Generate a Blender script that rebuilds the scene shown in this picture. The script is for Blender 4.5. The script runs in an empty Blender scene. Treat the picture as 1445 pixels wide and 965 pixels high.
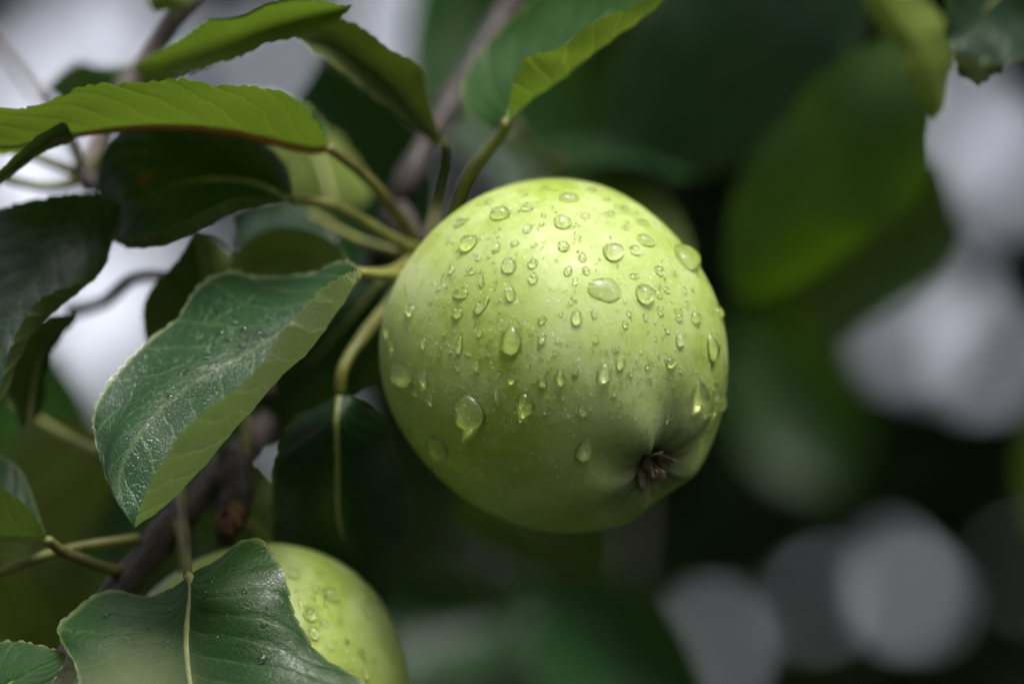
import bpy, bmesh, math, random
import numpy as np
from mathutils import Vector, Matrix
from mathutils.bvhtree import BVHTree

random.seed(7)
rng = np.random.default_rng(7)
scene = bpy.context.scene
COL = scene.collection
R = math.radians

# ------------------------------------------------------------------ camera
PITCH = R(12.0)
DIST = 0.80                      # lens to the apple's centre
CAM = Vector((0.0, -DIST * math.cos(PITCH), 1.62 - DIST * math.sin(PITCH)))
LENS = 140.6
FPX = 1445.0 * LENS / 36.0
RT = Vector((1, 0, 0))
FW = Vector((0, math.cos(PITCH), math.sin(PITCH)))
UP = Vector((0, -math.sin(PITCH), math.cos(PITCH)))

cam_d = bpy.data.cameras.new('camera')
cam_d.lens = LENS
cam_d.sensor_width = 36.0
cam_d.clip_start = 0.01
cam_d.clip_end = 3000
cam_d.dof.use_dof = True
cam_d.dof.focus_distance = 0.772
cam_d.dof.aperture_fstop = 4.4
cam_d.dof.aperture_ratio = 1.08
cam = bpy.data.objects.new('camera', cam_d)
cam.location = CAM
cam.rotation_euler = (R(90) + PITCH, 0, 0)
COL.objects.link(cam)
scene.camera = cam

# ------------------------------------------------------------------ sky, sun, exposure
SUN_EL, SUN_AZ = R(62), R(158)   # azimuth clockwise from +Y: behind the camera, a little right
world = bpy.data.worlds.new('World')
scene.world = world
world.use_nodes = True
wn = world.node_tree
wn.nodes.clear()
w_out = wn.nodes.new('ShaderNodeOutputWorld')
w_bg = wn.nodes.new('ShaderNodeBackground')
w_sky = wn.nodes.new('ShaderNodeTexSky')
w_sky.sky_type = 'NISHITA'
w_sky.sun_disc = False
w_sky.sun_elevation = SUN_EL
w_sky.sun_rotation = SUN_AZ
w_sky.air_density = 1.0
w_sky.dust_density = 4.0
w_hsv = wn.nodes.new('ShaderNodeHueSaturation')     # cloud cover takes most of the blue away
w_hsv.inputs['Saturation'].default_value = 0.30
w_hsv.inputs['Hue'].default_value = 0.535
w_bg.inputs['Strength'].default_value = 0.15
wn.links.new(w_sky.outputs[0], w_hsv.inputs['Color'])
wn.links.new(w_hsv.outputs[0], w_bg.inputs['Color'])
wn.links.new(w_bg.outputs[0], w_out.inputs['Surface'])

sun_d = bpy.data.lights.new('sun', 'SUN')
sun_d.energy = 0.85
sun_d.angle = R(18)
sun_d.color = (1.0, 0.97, 0.92)
sun = bpy.data.objects.new('sun', sun_d)
sd = Vector((math.sin(SUN_AZ) * math.cos(SUN_EL), math.cos(SUN_AZ) * math.cos(SUN_EL), math.sin(SUN_EL)))
sun.rotation_euler = sd.to_track_quat('Z', 'Y').to_euler()
sun.location = (0, 0, 6)
COL.objects.link(sun)

vs = scene.view_settings
vs.view_transform = 'Standard'
vs.look = 'None'
vs.exposure = 1.3
vs.gamma = 1.0
vs.use_curve_mapping = False
scene.render.engine = 'CYCLES'
scene.cycles.use_denoising = True
scene.cycles.max_bounces = 16
scene.cycles.diffuse_bounces = 6
scene.cycles.blur_glossy = 0.0
scene.cycles.transmission_bounces = 10
scene.cycles.sample_clamp_indirect = 20.0

# ------------------------------------------------------------------ helpers
def P(px, py, dz=0.0):
    """pixel of the 1445 x 965 photograph and millimetres behind the apple's centre -> world"""
    d = DIST + dz * 0.001
    return CAM + FW * d + RT * ((px - 722.5) / FPX * d) + UP * ((482.5 - py) / FPX * d)

def to_px(p):
    v = np.asarray(p) - np.array(CAM)
    d = v @ np.array(FW)
    return 722.5 + FPX * (v @ np.array(RT)) / d, 482.5 - FPX * (v @ np.array(UP)) / d, d

def camdir(x, y, z):
    """right, up, away -> world direction"""
    return (RT * x + UP * y + FW * z).normalized()

def tag(o, label=None, cat=None, group=None, kind=None):
    if label: o['label'] = label
    if cat: o['category'] = cat
    if group: o['group'] = group
    if kind: o['kind'] = kind
    return o

def empty(name, loc):
    o = bpy.data.objects.new(name, None)
    o.empty_display_size = 0.01
    o.location = loc
    COL.objects.link(o)
    return o

def mesh_obj(name, verts, faces, mat, parent=None, smooth=True, uv=None):
    me = bpy.data.meshes.new(name)
    me.from_pydata([tuple(v) for v in verts], [], faces)
    if smooth:
        me.polygons.foreach_set('use_smooth', [True] * len(me.polygons))
    if uv is not None:
        l = me.uv_layers.new(name='UVMap')
        idx = np.empty(len(me.loops), dtype=np.int32)
        me.loops.foreach_get('vertex_index', idx)
        l.data.foreach_set('uv', np.asarray(uv, dtype=np.float32)[idx].ravel())
    me.materials.append(mat)
    me.update()
    o = bpy.data.objects.new(name, me)
    COL.objects.link(o)
    if parent is not None:
        o.parent = parent
        bpy.context.view_layer.update()
        o.matrix_parent_inverse = parent.matrix_world.inverted()
    return o

def nspline(t, y, tq):
    """natural cubic spline, y of shape (n, k)"""
    t = np.asarray(t, float); y = np.asarray(y, float); n = len(t)
    if n == 2:
        w = ((tq - t[0]) / (t[1] - t[0]))[:, None]
        return y[0] * (1 - w) + y[1] * w
    h = np.diff(t)
    A = np.zeros((n, n)); B = np.zeros((n,) + y.shape[1:])
    A[0, 0] = A[-1, -1] = 1
    for i in range(1, n - 1):
        A[i, i - 1] = h[i - 1]; A[i, i] = 2 * (h[i - 1] + h[i]); A[i, i + 1] = h[i]
        B[i] = 6 * ((y[i + 1] - y[i]) / h[i] - (y[i] - y[i - 1]) / h[i - 1])
    M = np.linalg.solve(A, B)
    k = np.clip(np.searchsorted(t, tq) - 1, 0, n - 2)
    a = (t[k + 1] - tq)[:, None]; b = (tq - t[k])[:, None]; hk = h[k][:, None]
    return (M[k] * a**3 + M[k + 1] * b**3) / (6 * hk) + (y[k] / hk - M[k] * hk / 6) * a + (y[k + 1] / hk - M[k + 1] * hk / 6) * b

def curve(pts, n):
    pts = np.array([tuple(p) for p in pts], float)
    d = np.linalg.norm(np.diff(pts, axis=0), axis=1) ** 0.7 + 1e-9
    t = np.concatenate([[0], np.cumsum(d)])
    q = nspline(t, pts, np.linspace(0, t[-1], n * 4))
    s = np.concatenate([[0], np.cumsum(np.linalg.norm(np.diff(q, axis=0), axis=1))])
    sq = np.linspace(0, s[-1], n)
    return np.stack([np.interp(sq, s, q[:, i]) for i in range(3)], 1)

def tube_data(pts, radii, n=40, m=12, wob=0.0, seed=0):
    c = curve(pts, n)
    r = np.interp(np.linspace(0, 1, n), np.linspace(0, 1, len(radii)), radii)
    tan = np.gradient(c, axis=0); tan /= np.linalg.norm(tan, axis=1)[:, None]
    ref = np.array([0.31, 0.87, 0.38]); vv = []; uv = []
    g = np.random.default_rng(seed)
    ph = g.uniform(0, 6.28, 6)
    for i in range(n):
        a = np.cross(tan[i], ref); a /= np.linalg.norm(a); b = np.cross(tan[i], a)
        for j in range(m):
            th = 2 * math.pi * j / m
            k = 1 + wob * (math.sin(i * 0.9 + ph[0] + 2 * math.sin(th + ph[1])) * 0.5 + math.sin(i * 0.37 + ph[2] + th * 2) * 0.5 + 0.5 * math.sin(i * 2.1 + 3 * th + ph[3]))
            vv.append(c[i] + (a * math.cos(th) + b * math.sin(th)) * r[i] * k)
            uv.append((i / n, j / m))
    f = [(i * m + j, i * m + (j + 1) % m, (i + 1) * m + (j + 1) % m, (i + 1) * m + j) for i in range(n - 1) for j in range(m)]
    f.append(tuple(range(m - 1, -1, -1))); f.append(tuple((n - 1) * m + j for j in range(m)))
    return vv, f, uv

def tube(name, pts, radii, mat, parent, n=40, m=12, wob=0.0, seed=0):
    v, f, uv = tube_data(pts, radii, n, m, wob, seed)
    return mesh_obj(name, v, f, mat, parent, uv=uv)

# ------------------------------------------------------------------ materials
def mat_new(name):
    m = bpy.data.materials.new(name)
    m.use_nodes = True
    nt = m.node_tree
    nt.nodes.clear()
    out = nt.nodes.new('ShaderNodeOutputMaterial')
    return m, nt, out

class NT:
    """small wrapper so node maths reads like code"""
    def __init__(s, nt): s.nt = nt
    def n(s, t, **kw):
        o = s.nt.nodes.new(t)
        for k, v in kw.items(): setattr(o, k, v)
        return o
    def put(s, sock, v):
        if isinstance(v, (int, float)): sock.default_value = v
        elif isinstance(v, tuple): sock.default_value = v if len(v) == 4 or len(sock.default_value) == 3 else (*v, 1)
        else: s.nt.links.new(v, sock)
    def m(s, op, a, b=0.0, c=0.0, clamp=False):
        o = s.n('ShaderNodeMath', operation=op, use_clamp=clamp)
        s.put(o.inputs[0], a); s.put(o.inputs[1], b); s.put(o.inputs[2], c)
        return o.outputs[0]
    def step(s, x, lo, hi, a=0.0, b=1.0):
        o = s.n('ShaderNodeMapRange', interpolation_type='SMOOTHSTEP')
        s.put(o.inputs['Value'], x); s.put(o.inputs['From Min'], lo); s.put(o.inputs['From Max'], hi)
        s.put(o.inputs['To Min'], a); s.put(o.inputs['To Max'], b)
        return o.outputs[0]
    def mix(s, f, a, b, mode='MIX'):
        o = s.n('ShaderNodeMix', data_type='RGBA', blend_type=mode)
        s.put(o.inputs[0], f); s.put(o.inputs[6], a); s.put(o.inputs[7], b)
        return o.outputs[2]
    def noise(s, vec, scale, detail=3.0, rough=0.55, dist=0.0):
        o = s.n('ShaderNodeTexNoise')
        if vec is not None: s.nt.links.new(vec, o.inputs['Vector'])
        o.inputs['Scale'].default_value = scale; o.inputs['Detail'].default_value = detail
        o.inputs['Roughness'].default_value = rough; o.inputs['Distortion'].default_value = dist
        return o.outputs['Fac']
    def bump(s, h, strength, dist, normal=None):
        o = s.n('ShaderNodeBump')
        o.inputs['Strength'].default_value = strength; o.inputs['Distance'].default_value = dist
        s.nt.links.new(h, o.inputs['Height'])
        if normal is not None: s.nt.links.new(normal, o.inputs['Normal'])
        return o.outputs['Normal']

VN, VK = 10.0, 3.2               # side veins per leaf, and how far they sweep to the tip

def leaf_material(name, top, bottom, trans, wet=0.6, rough=0.38, rust=0.0, pucker=0.5, tmix=0.24, spec=0.3, vein_k=0.8):
    m, nt, out = mat_new(name); g = NT(nt)
    uvn = g.n('ShaderNodeUVMap'); sep = g.n('ShaderNodeSeparateXYZ')
    nt.links.new(uvn.outputs[0], sep.inputs[0])
    u, v = sep.outputs[0], sep.outputs[1]
    av = g.m('ABSOLUTE', v)
    co = g.n('ShaderNodeTexCoord').outputs['Object']
    info = g.n('ShaderNodeObjectInfo').outputs['Random']
    wob = g.m('MULTIPLY', g.m('SUBTRACT', g.noise(co, 75, 3), 0.5), 1.1)
    ph = g.m('SUBTRACT', g.m('MULTIPLY', u, VN), g.m('MULTIPLY', g.m('POWER', av, 0.85), VK))
    ph = g.m('ADD', ph, g.m('MULTIPLY', g.m('SIGN', v), 0.23))
    ph = g.m('ADD', ph, wob)
    side = g.m('ABSOLUTE', g.m('SUBTRACT', g.m('FRACT', ph), 0.5))       # 0 on the vein
    vein2 = g.step(side, 0.085, 0.0)
    vein1 = g.step(av, 0.045, 0.0)
    # fine net between the side veins
    cmb = g.n('ShaderNodeCombineXYZ'); g.put(cmb.inputs[0], g.m('MULTIPLY', ph, 7.5)); g.put(cmb.inputs[1], g.m('MULTIPLY', v, 26.0)); g.put(cmb.inputs[2], info)
    vo = g.n('ShaderNodeTexVoronoi', feature='DISTANCE_TO_EDGE'); vo.inputs['Scale'].default_value = 1.0
    nt.links.new(cmb.outputs[0], vo.inputs['Vector'])
    net = g.step(vo.outputs['Distance'], 0.12, 0.0)
    vo2 = g.n('ShaderNodeTexVoronoi', feature='DISTANCE_TO_EDGE'); vo2.inputs['Scale'].default_value = 1500
    nt.links.new(co, vo2.inputs['Vector'])
    net2 = g.step(vo2.outputs['Distance'], 0.12, 0.0)
    veins = g.m('MAXIMUM', vein1, g.m('MAXIMUM', g.m('MULTIPLY', vein2, 0.8), g.m('MULTIPLY', net, 0.35)))
    mott = g.noise(co, 120, 4, 0.6)
    spots = g.step(g.noise(co, 620, 2), 0.70, 0.78)
    edge = g.step(av, 0.955, 1.0)  # pale thin margin, with its rim light put into the colour
    var = g.m('ADD', 0.8, g.m('MULTIPLY', info, 0.4))
    def shade(c, k): return tuple(min(1.0, x * k) for x in c)
    tcol = g.mix(mott, shade(top, 0.65), shade(top, 1.35))
    tcol = g.mix(g.m('MULTIPLY', veins, 0.45), tcol, tuple(0.5 * a + 0.5 * b for a, b in zip(shade(top, 1.3), bottom)))
    tcol = g.mix(g.m('MULTIPLY', spots, 0.5), tcol, tuple(0.3 * a + 0.7 * b for a, b in zip(top, bottom)))
    tcol = g.mix(g.m('MULTIPLY', edge, 0.7), tcol, shade(bottom, 1.15))
    bcol = g.mix(mott, shade(bottom, 0.75), shade(bottom, 1.2))
    bcol = g.mix(g.m('MULTIPLY', veins, vein_k), bcol, shade(bottom, 1.9))
    bcol = g.mix(g.m('MULTIPLY', net2, 0.22), bcol, shade(bottom, 0.55))
    bcol = g.mix(g.m('MULTIPLY', edge, 0.5), bcol, shade(bottom, 1.4))
    if rust > 0:
        rs = g.m('MULTIPLY', g.step(g.noise(co, 55, 1), 0.72, 0.78), rust)
        tcol = g.mix(rs, tcol, (0.28, 0.07, 0.015))
    back = g.n('ShaderNodeNewGeometry').outputs['Backfacing']
    col = g.mix(back, tcol, bcol)
    hs = g.n('ShaderNodeHueSaturation'); g.put(hs.inputs['Color'], col); g.put(hs.inputs['Value'], var)
    col = hs.outputs[0]
    # relief: sunken veins on top (they stand out below), puckered cells, a film of water
    h = g.m('ADD', g.m('MULTIPLY', vein2, -0.6), g.m('MULTIPLY', net, -0.5))
    h = g.m('ADD', h, g.m('MULTIPLY', net2, -0.14))
    h = g.m('ADD', h, g.m('MULTIPLY', mott, 0.8))
    nrm = g.bump(h, pucker, 0.00022)
    p = g.n('ShaderNodeBsdfPrincipled')
    g.put(p.inputs['Base Color'], col)
    film = g.step(g.noise(co, 70, 3, 0.6), 0.40, 0.62)
    front = g.m('SUBTRACT', 1.0, back)
    g.put(p.inputs['Roughness'], g.m('ADD', g.m('MULTIPLY', back, 0.3), g.m('SUBTRACT', rough, g.m('MULTIPLY', film, 0.1))))
    g.put(p.inputs['Specular IOR Level'], g.m('SUBTRACT', spec, g.m('MULTIPLY', back, 0.15)))
    g.put(p.inputs['Coat Weight'], g.m('MULTIPLY', g.m('MULTIPLY', film, wet), front))
    g.put(p.inputs['Sheen Weight'], g.m('MULTIPLY', back, 0.07))
    p.inputs['Coat Roughness'].default_value = 0.12
    p.inputs['Coat IOR'].default_value = 1.4
    nt.links.new(nrm, p.inputs['Normal'])
    wn_ = g.bump(g.noise(co, 260, 3, 0.6), 0.5, 0.0005, nrm)
    nt.links.new(wn_, p.inputs['Coat Normal'])
    t = g.n('ShaderNodeBsdfTranslucent')
    tc = g.mix(g.m('MULTIPLY', veins, 0.7), trans, tuple(0.6 * a + 0.4 * b for a, b in zip(shade(trans, 1.6), bottom)))
    g.put(t.inputs['Color'], tc)
    nt.links.new(nrm, t.inputs['Normal'])
    mx = g.n('ShaderNodeMixShader'); mx.inputs[0].default_value = tmix
    nt.links.new(p.outputs[0], mx.inputs[1]); nt.links.new(t.outputs[0], mx.inputs[2])
    nt.links.new(mx.outputs[0], out.inputs['Surface'])
    return m

M = {}
M['leaf'] = leaf_material('leaf_green', (0.015, 0.066, 0.010), (0.21, 0.25, 0.085), (0.09, 0.16, 0.012), wet=0.4, pucker=0.5, spec=0.32)
M['leaf_curl'] = leaf_material('leaf_curled_green', (0.008, 0.047, 0.012), (0.30, 0.35, 0.17), (0.17, 0.25, 0.05), wet=0.55, pucker=0.6, spec=0.34, tmix=0.26, vein_k=0.7)
M['leaf_smooth'] = leaf_material('leaf_smooth_green', (0.016, 0.062, 0.010), (0.17, 0.21, 0.07), (0.08, 0.15, 0.010), wet=0.3, rough=0.40, pucker=0.34, spec=0.2)
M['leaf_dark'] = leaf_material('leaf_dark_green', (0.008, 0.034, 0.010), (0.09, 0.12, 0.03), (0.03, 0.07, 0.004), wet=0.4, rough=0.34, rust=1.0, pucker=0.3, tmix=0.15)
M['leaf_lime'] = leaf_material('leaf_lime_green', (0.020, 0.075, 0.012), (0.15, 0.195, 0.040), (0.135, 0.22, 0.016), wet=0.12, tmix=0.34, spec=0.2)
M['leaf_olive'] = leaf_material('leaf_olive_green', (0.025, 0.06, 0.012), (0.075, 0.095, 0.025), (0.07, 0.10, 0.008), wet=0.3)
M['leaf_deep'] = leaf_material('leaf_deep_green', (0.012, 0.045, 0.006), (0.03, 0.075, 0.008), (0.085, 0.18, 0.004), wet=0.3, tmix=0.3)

def simple_material(name, c1, c2, scale, rough=0.6, bump=0.0005, bscale=None, sss=0.0, coat=0.0):
    m, nt, out = mat_new(name); g = NT(nt)
    co = g.n('ShaderNodeTexCoord').outputs['Object']
    f = g.noise(co, scale, 4, 0.6)
    p = g.n('ShaderNodeBsdfPrincipled')
    g.put(p.inputs['Base Color'], g.mix(g.step(f, 0.35, 0.65), c1, c2))
    p.inputs['Roughness'].default_value = rough
    p.inputs['Coat Weight'].default_value = coat
    if sss:
        p.inputs['Subsurface Weight'].default_value = sss
        p.inputs['Subsurface Radius'].default_value = (0.0015, 0.0015, 0.0005)
        p.inputs['Subsurface Scale'].default_value = 1.0
    nt.links.new(g.bump(g.noise(co, bscale or scale * 3, 4, 0.65), 0.8, bump), p.inputs['Normal'])
    nt.links.new(p.outputs[0], out.inputs['Surface'])
    return m

M['petiole'] = simple_material('petiole_green', (0.13, 0.14, 0.025), (0.20, 0.20, 0.045), 140, 0.5, 0.0002, 900, sss=0.2)
M['petiole_dark'] = simple_material('petiole_olive', (0.07, 0.06, 0.02), (0.14, 0.13, 0.03), 140, 0.55, 0.0002, 900)
M['midrib'] = simple_material('midrib_pale', (0.20, 0.22, 0.06), (0.26, 0.28, 0.10), 200, 0.5, 0.0002, 900)
M['midrib_red'] = simple_material('midrib_russet', (0.30, 0.10, 0.03), (0.24, 0.20, 0.04), 90, 0.5, 0.0002, 900)
M['bark'] = simple_material('bark_brown', (0.012, 0.008, 0.007), (0.042, 0.026, 0.021), 160, 0.65, 0.0016, 520, coat=0.1)
M['bark_grey'] = simple_material('bark_grey', (0.07, 0.05, 0.045), (0.13, 0.10, 0.095), 90, 0.7, 0.0012, 400)
M['sepal'] = simple_material('sepal_brown', (0.13, 0.09, 0.062), (0.28, 0.205, 0.145), 700, 0.85, 0.0004, 1500)
M['scale'] = simple_material('bud_scale_russet', (0.05, 0.018, 0.010), (0.15, 0.06, 0.015), 300, 0.7, 0.0004, 900)

def water_material():
    m, nt, out = mat_new('water'); g = NT(nt)
    b = g.n('ShaderNodeBsdfPrincipled')
    b.inputs['Base Color'].default_value = (1, 1, 1, 1)
    b.inputs['Transmission Weight'].default_value = 1.0
    b.inputs['IOR'].default_value = 1.333
    b.inputs['Roughness'].default_value = 0.0
    nt.links.new(b.outputs[0], out.inputs['Surface'])
    return m
M['water'] = water_material()

def apple_material(name):
    m, nt, out = mat_new(name); g = NT(nt)
    co = g.n('ShaderNodeTexCoord').outputs['Object']
    sep = g.n('ShaderNodeSeparateXYZ'); nt.links.new(co, sep.inputs[0])
    z = sep.outputs[2]
    r = g.m('SQRT', g.m('ADD', g.m('MULTIPLY', sep.outputs[0], sep.outputs[0]), g.m('MULTIPLY', sep.outputs[1], sep.outputs[1])))
    big = g.noise(co, 34, 3, 0.5, 0.4)
    mid = g.noise(co, 140, 4, 0.6)
    fine = g.noise(co, 1500, 3, 0.7)
    col = g.mix(g.step(big, 0.34, 0.66), (0.275, 0.365, 0.050), (0.40, 0.485, 0.155))
    col = g.mix(g.m('MULTIPLY', g.step(mid, 0.45, 0.72), 0.4), col, (0.27, 0.39, 0.025))
    # greyish bloom in soft clouds
    wetm = g.step(g.noise(co, 88, 3, 0.6, 0.6), 0.54, 0.64)
    bl = g.m('MULTIPLY', g.step(g.noise(co, 60, 4, 0.6), 0.44, 0.70), g.m('SUBTRACT', 1.0, g.m('MULTIPLY', wetm, 0.85)))
    col = g.mix(g.m('MULTIPLY', bl, 0.5), col, (0.53, 0.56, 0.31))
    mt = g.step(g.noise(co, 420, 4, 0.7), 0.42, 0.68)
    col = g.mix(g.m('MULTIPLY', mt, 0.28), col, (0.52, 0.56, 0.24))
    # lenticels: sparse pale dots
    vo = g.n('ShaderNodeTexVoronoi', feature='F1'); vo.inputs['Scale'].default_value = 620
    nt.links.new(co, vo.inputs['Vector'])
    dots = g.m('MULTIPLY', g.step(vo.outputs['Distance'], 0.22, 0.08), g.step(g.noise(co, 330, 1), 0.46, 0.56))
    col = g.mix(g.m('MULTIPLY', dots, 0.8), col, (0.60, 0.63, 0.36))
    rus = g.m('MULTIPLY', g.step(g.noise(co, 700, 2, 0.5), 0.72, 0.78), g.step(g.noise(co, 70, 2), 0.5, 0.62))
    col = g.mix(g.m('MULTIPLY', rus, 0.6), col, (0.16, 0.13, 0.035))
    # downy grey russet around the calyx basin, widened to paint in its shading
    low = g.step(z, -0.020, -0.031)
    fuzz_shade = g.m('MULTIPLY', g.step(r, 0.0185, 0.004), low)
    fuzz_shade = g.m('MULTIPLY', fuzz_shade, g.step(g.m('ADD', g.noise(co, 900, 3, 0.7), g.m('MULTIPLY', fuzz_shade, 0.4)), 0.42, 0.70))
    col = g.mix(g.m('MULTIPLY', fuzz_shade, 0.8), col, (0.14, 0.145, 0.085))
    core = g.m('MULTIPLY', g.step(r, 0.0062, 0.002), low)
    col = g.mix(core, col, (0.06, 0.045, 0.028))
    p = g.n('ShaderNodeBsdfPrincipled')
    g.put(p.inputs['Base Color'], col)
    g.put(p.inputs['Roughness'], g.m('ADD', g.m('SUBTRACT', 0.44, g.m('MULTIPLY', wetm, 0.2)), g.m('ADD', g.m('MULTIPLY', bl, 0.14), g.m('MULTIPLY', fuzz_shade, 0.3))))
    p.inputs['Specular IOR Level'].default_value = 0.27
    p.inputs['Subsurface Weight'].default_value = 0.22
    p.inputs['Subsurface Radius'].default_value = (0.0030, 0.0036, 0.0008)
    p.inputs['Subsurface Scale'].default_value = 1.0
    h = g.m('ADD', g.m('MULTIPLY', fine, 0.10), g.m('ADD', g.m('MULTIPLY', mid, 0.6), g.m('MULTIPLY', dots, 0.07)))
    nt.links.new(g.bump(h, 0.55, 0.0006), p.inputs['Normal'])
    nt.links.new(p.outputs[0], out.inputs['Surface'])
    return m
M['apple'] = apple_material('apple_skin')

# ------------------------------------------------------------------ ground
def ground_material():
    m, nt, out = mat_new('orchard_grass'); g = NT(nt)
    co = g.n('ShaderNodeTexCoord').outputs['Object']
    p = g.n('ShaderNodeBsdfPrincipled')
    g.put(p.inputs['Base Color'], g.mix(g.noise(co, 3, 6, 0.7), (0.018, 0.035, 0.008), (0.05, 0.075, 0.02)))
    p.inputs['Roughness'].default_value = 0.9
    nt.links.new(g.bump(g.noise(co, 40, 5, 0.7), 0.9, 0.05), p.inputs['Normal'])
    nt.links.new(p.outputs[0], out.inputs['Surface'])
    return m
gv = []; gf = []
GN = 60
for i in range(GN + 1):
    for j in range(GN + 1):
        a, b = 2 * i / GN - 1, 2 * j / GN - 1
        x, y = 900 * a * abs(a) ** 2, 900 * b * abs(b) ** 2
        gv.append((x, y, 0.06 * math.sin(x * 0.7 + 1) * math.sin(y * 0.53) if abs(x) + abs(y) < 60 else 0.0))
for i in range(GN):
    for j in range(GN):
        k = i * (GN + 1) + j
        gf.append((k, k + GN + 1, k + GN + 2, k + 1))
tag(mesh_obj('ground', gv, gf, ground_material()), 'dark green orchard grass under the trees', None, kind='structure')

# ------------------------------------------------------------------ orchard trees (their leaves read as one mass)
def crown_material(name, c1, c2, tr):
    m, nt, out = mat_new(name); g = NT(nt)
    geo = g.n('ShaderNodeNewGeometry')
    p = g.n('ShaderNodeBsdfPrincipled')
    rnd = geo.outputs['Random Per Island']
    col = g.mix(rnd, c1, c2)
    col = g.mix(g.m('MULTIPLY', geo.outputs['Backfacing'], 0.6), col, (0.10, 0.14, 0.05))
    g.put(p.inputs['Base Color'], col)
    p.inputs['Roughness'].default_value = 0.36
    t = g.n('ShaderNodeBsdfTranslucent'); t.inputs['Color'].default_value = (*tr, 1)
    mx = g.n('ShaderNodeMixShader'); mx.inputs[0].default_value = 0.3
    nt.links.new(p.outputs[0], mx.inputs[1]); nt.links.new(t.outputs[0], mx.inputs[2])
    nt.links.new(mx.outputs[0], out.inputs['Surface'])
    return m
M['crown'] = crown_material('crown_leaves', (0.012, 0.036, 0.010), (0.035, 0.075, 0.018), (0.07, 0.14, 0.01))

LT = np.array([(0, 0, 0), (0.28, -0.23, 0.05), (0.28, 0, -0.02), (0.28, 0.23, 0.05), (0.66, -0.21, 0.0), (0.66, 0, -0.06), (0.66, 0.21, 0.0), (1, 0, -0.16)], float)
LF = np.array([(0, 1, 2), (0, 2, 3), (1, 4, 2), (4, 5, 2), (2, 5, 3), (5, 6, 3), (4, 7, 5), (5, 7, 6)])

def leaves_mesh(name, pos, size, mat, parent, droop=0.35):
    n = len(pos)
    az = rng.uniform(0, 2 * math.pi, n)
    dip = rng.normal(droop, 0.45, n)
    roll = rng.normal(0, 0.7, n)
    d = np.stack([np.cos(az) * np.cos(dip), np.sin(az) * np.cos(dip), -np.sin(dip)], 1)
    s = np.stack([-np.sin(az), np.cos(az), np.zeros(n)], 1)
    nn = np.cross(d, s)
    s2 = s * np.cos(roll)[:, None] + nn * np.sin(roll)[:, None]
    n2 = np.cross(d, s2)
    L = LT - np.array([0.5, 0, 0])
    V = pos[:, None, :] + size[:, None, None] * (L[None, :, 0:1] * d[:, None, :] + L[None, :, 1:2] * s2[:, None, :] + L[None, :, 2:3] * n2[:, None, :])
    V = V.reshape(-1, 3)
    F = (LF[None] + (np.arange(n) * 8)[:, None, None]).reshape(-1, 3)
    me = bpy.data.meshes.new(name)
    me.vertices.add(len(V)); me.vertices.foreach_set('co', V.astype(np.float32).ravel())
    me.loops.add(F.size); me.loops.foreach_set('vertex_index', F.astype(np.int32).ravel())
    me.polygons.add(len(F)); me.polygons.foreach_set('loop_start', np.arange(0, F.size, 3, dtype=np.int32))
    me.polygons.foreach_set('loop_total', np.full(len(F), 3, dtype=np.int32))
    me.polygons.foreach_set('use_smooth', np.ones(len(F), dtype=bool))
    me.update(calc_edges=True)
    me.materials.append(mat)
    o = bpy.data.objects.new(name, me); COL.objects.link(o)
    if parent is not None:
        o.parent = parent
        bpy.context.view_layer.update()
        o.matrix_parent_inverse = parent.matrix_world.inverted()
    tag(o, kind='stuff')
    return o

# openings in the crowns, through which the pale sky is seen: px, py, half width, half height
GAPS = [
    (105, 62, 46, 34), (25, 150, 44, 36), (150, 120, 22, 18), (215, 40, 26, 26), (10, 290, 75, 60), (75, 225, 60, 34),
    (195, 372, 58, 40), (110, 440, 55, 42), (150, 480, 40, 42), (585, 25, 70, 42), (640, 80, 30, 26), (380, 95, 42, 27), (500, 170, 20, 20),
    (1282, 472, 25, 22), (1392, 502, 25, 20), (1335, 396, 13, 13), (1430, 240, 26, 20), (1362, 172, 26, 30),
    (1292, 812, 33, 35), (1150, 852, 7, 8), (1010, 905, 12, 11), (1430, 800, 4, 4), (826, 165, 8, 8), (860, 15, 14, 12),
    (395, 330, 12, 12), (430, 600, 18, 22), (690, 20, 24, 20), (130, 545, 16, 16), (650, 250, 10, 10),
]
def keep_gaps(pos, size):
    x, y, d = to_px(pos)
    h = 0.36 * size * FPX / np.maximum(d, 0.1)
    ok = np.ones(len(pos), bool)
    for gx, gy, rx, ry in GAPS:
        ok &= ((x - gx) / (rx + h)) ** 2 + ((y - gy) / (ry + h)) ** 2 > 1
    return ok | (d < 0.3)

def crown_points(n, c, rad, shell=0.35):
    """leaves in twig-sized clumps through a lumpy ellipsoid"""
    k = n // 14
    d = rng.normal(size=(k, 3)); d /= np.linalg.norm(d, axis=1)[:, None]
    r = rng.uniform(shell, 1, k) ** (1 / 2.2)
    lump = 1 + 0.16 * np.sin(3 * d[:, 0] + 5 * d[:, 2] + c[0]) + 0.12 * np.sin(7 * d[:, 1] + 4 * d[:, 0])
    p = np.array(c) + d * (r * lump)[:, None] * np.array(rad)
    q = np.repeat(p, 14, 0) + rng.normal(0, 0.10, (k * 14, 3))
    return q

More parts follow.
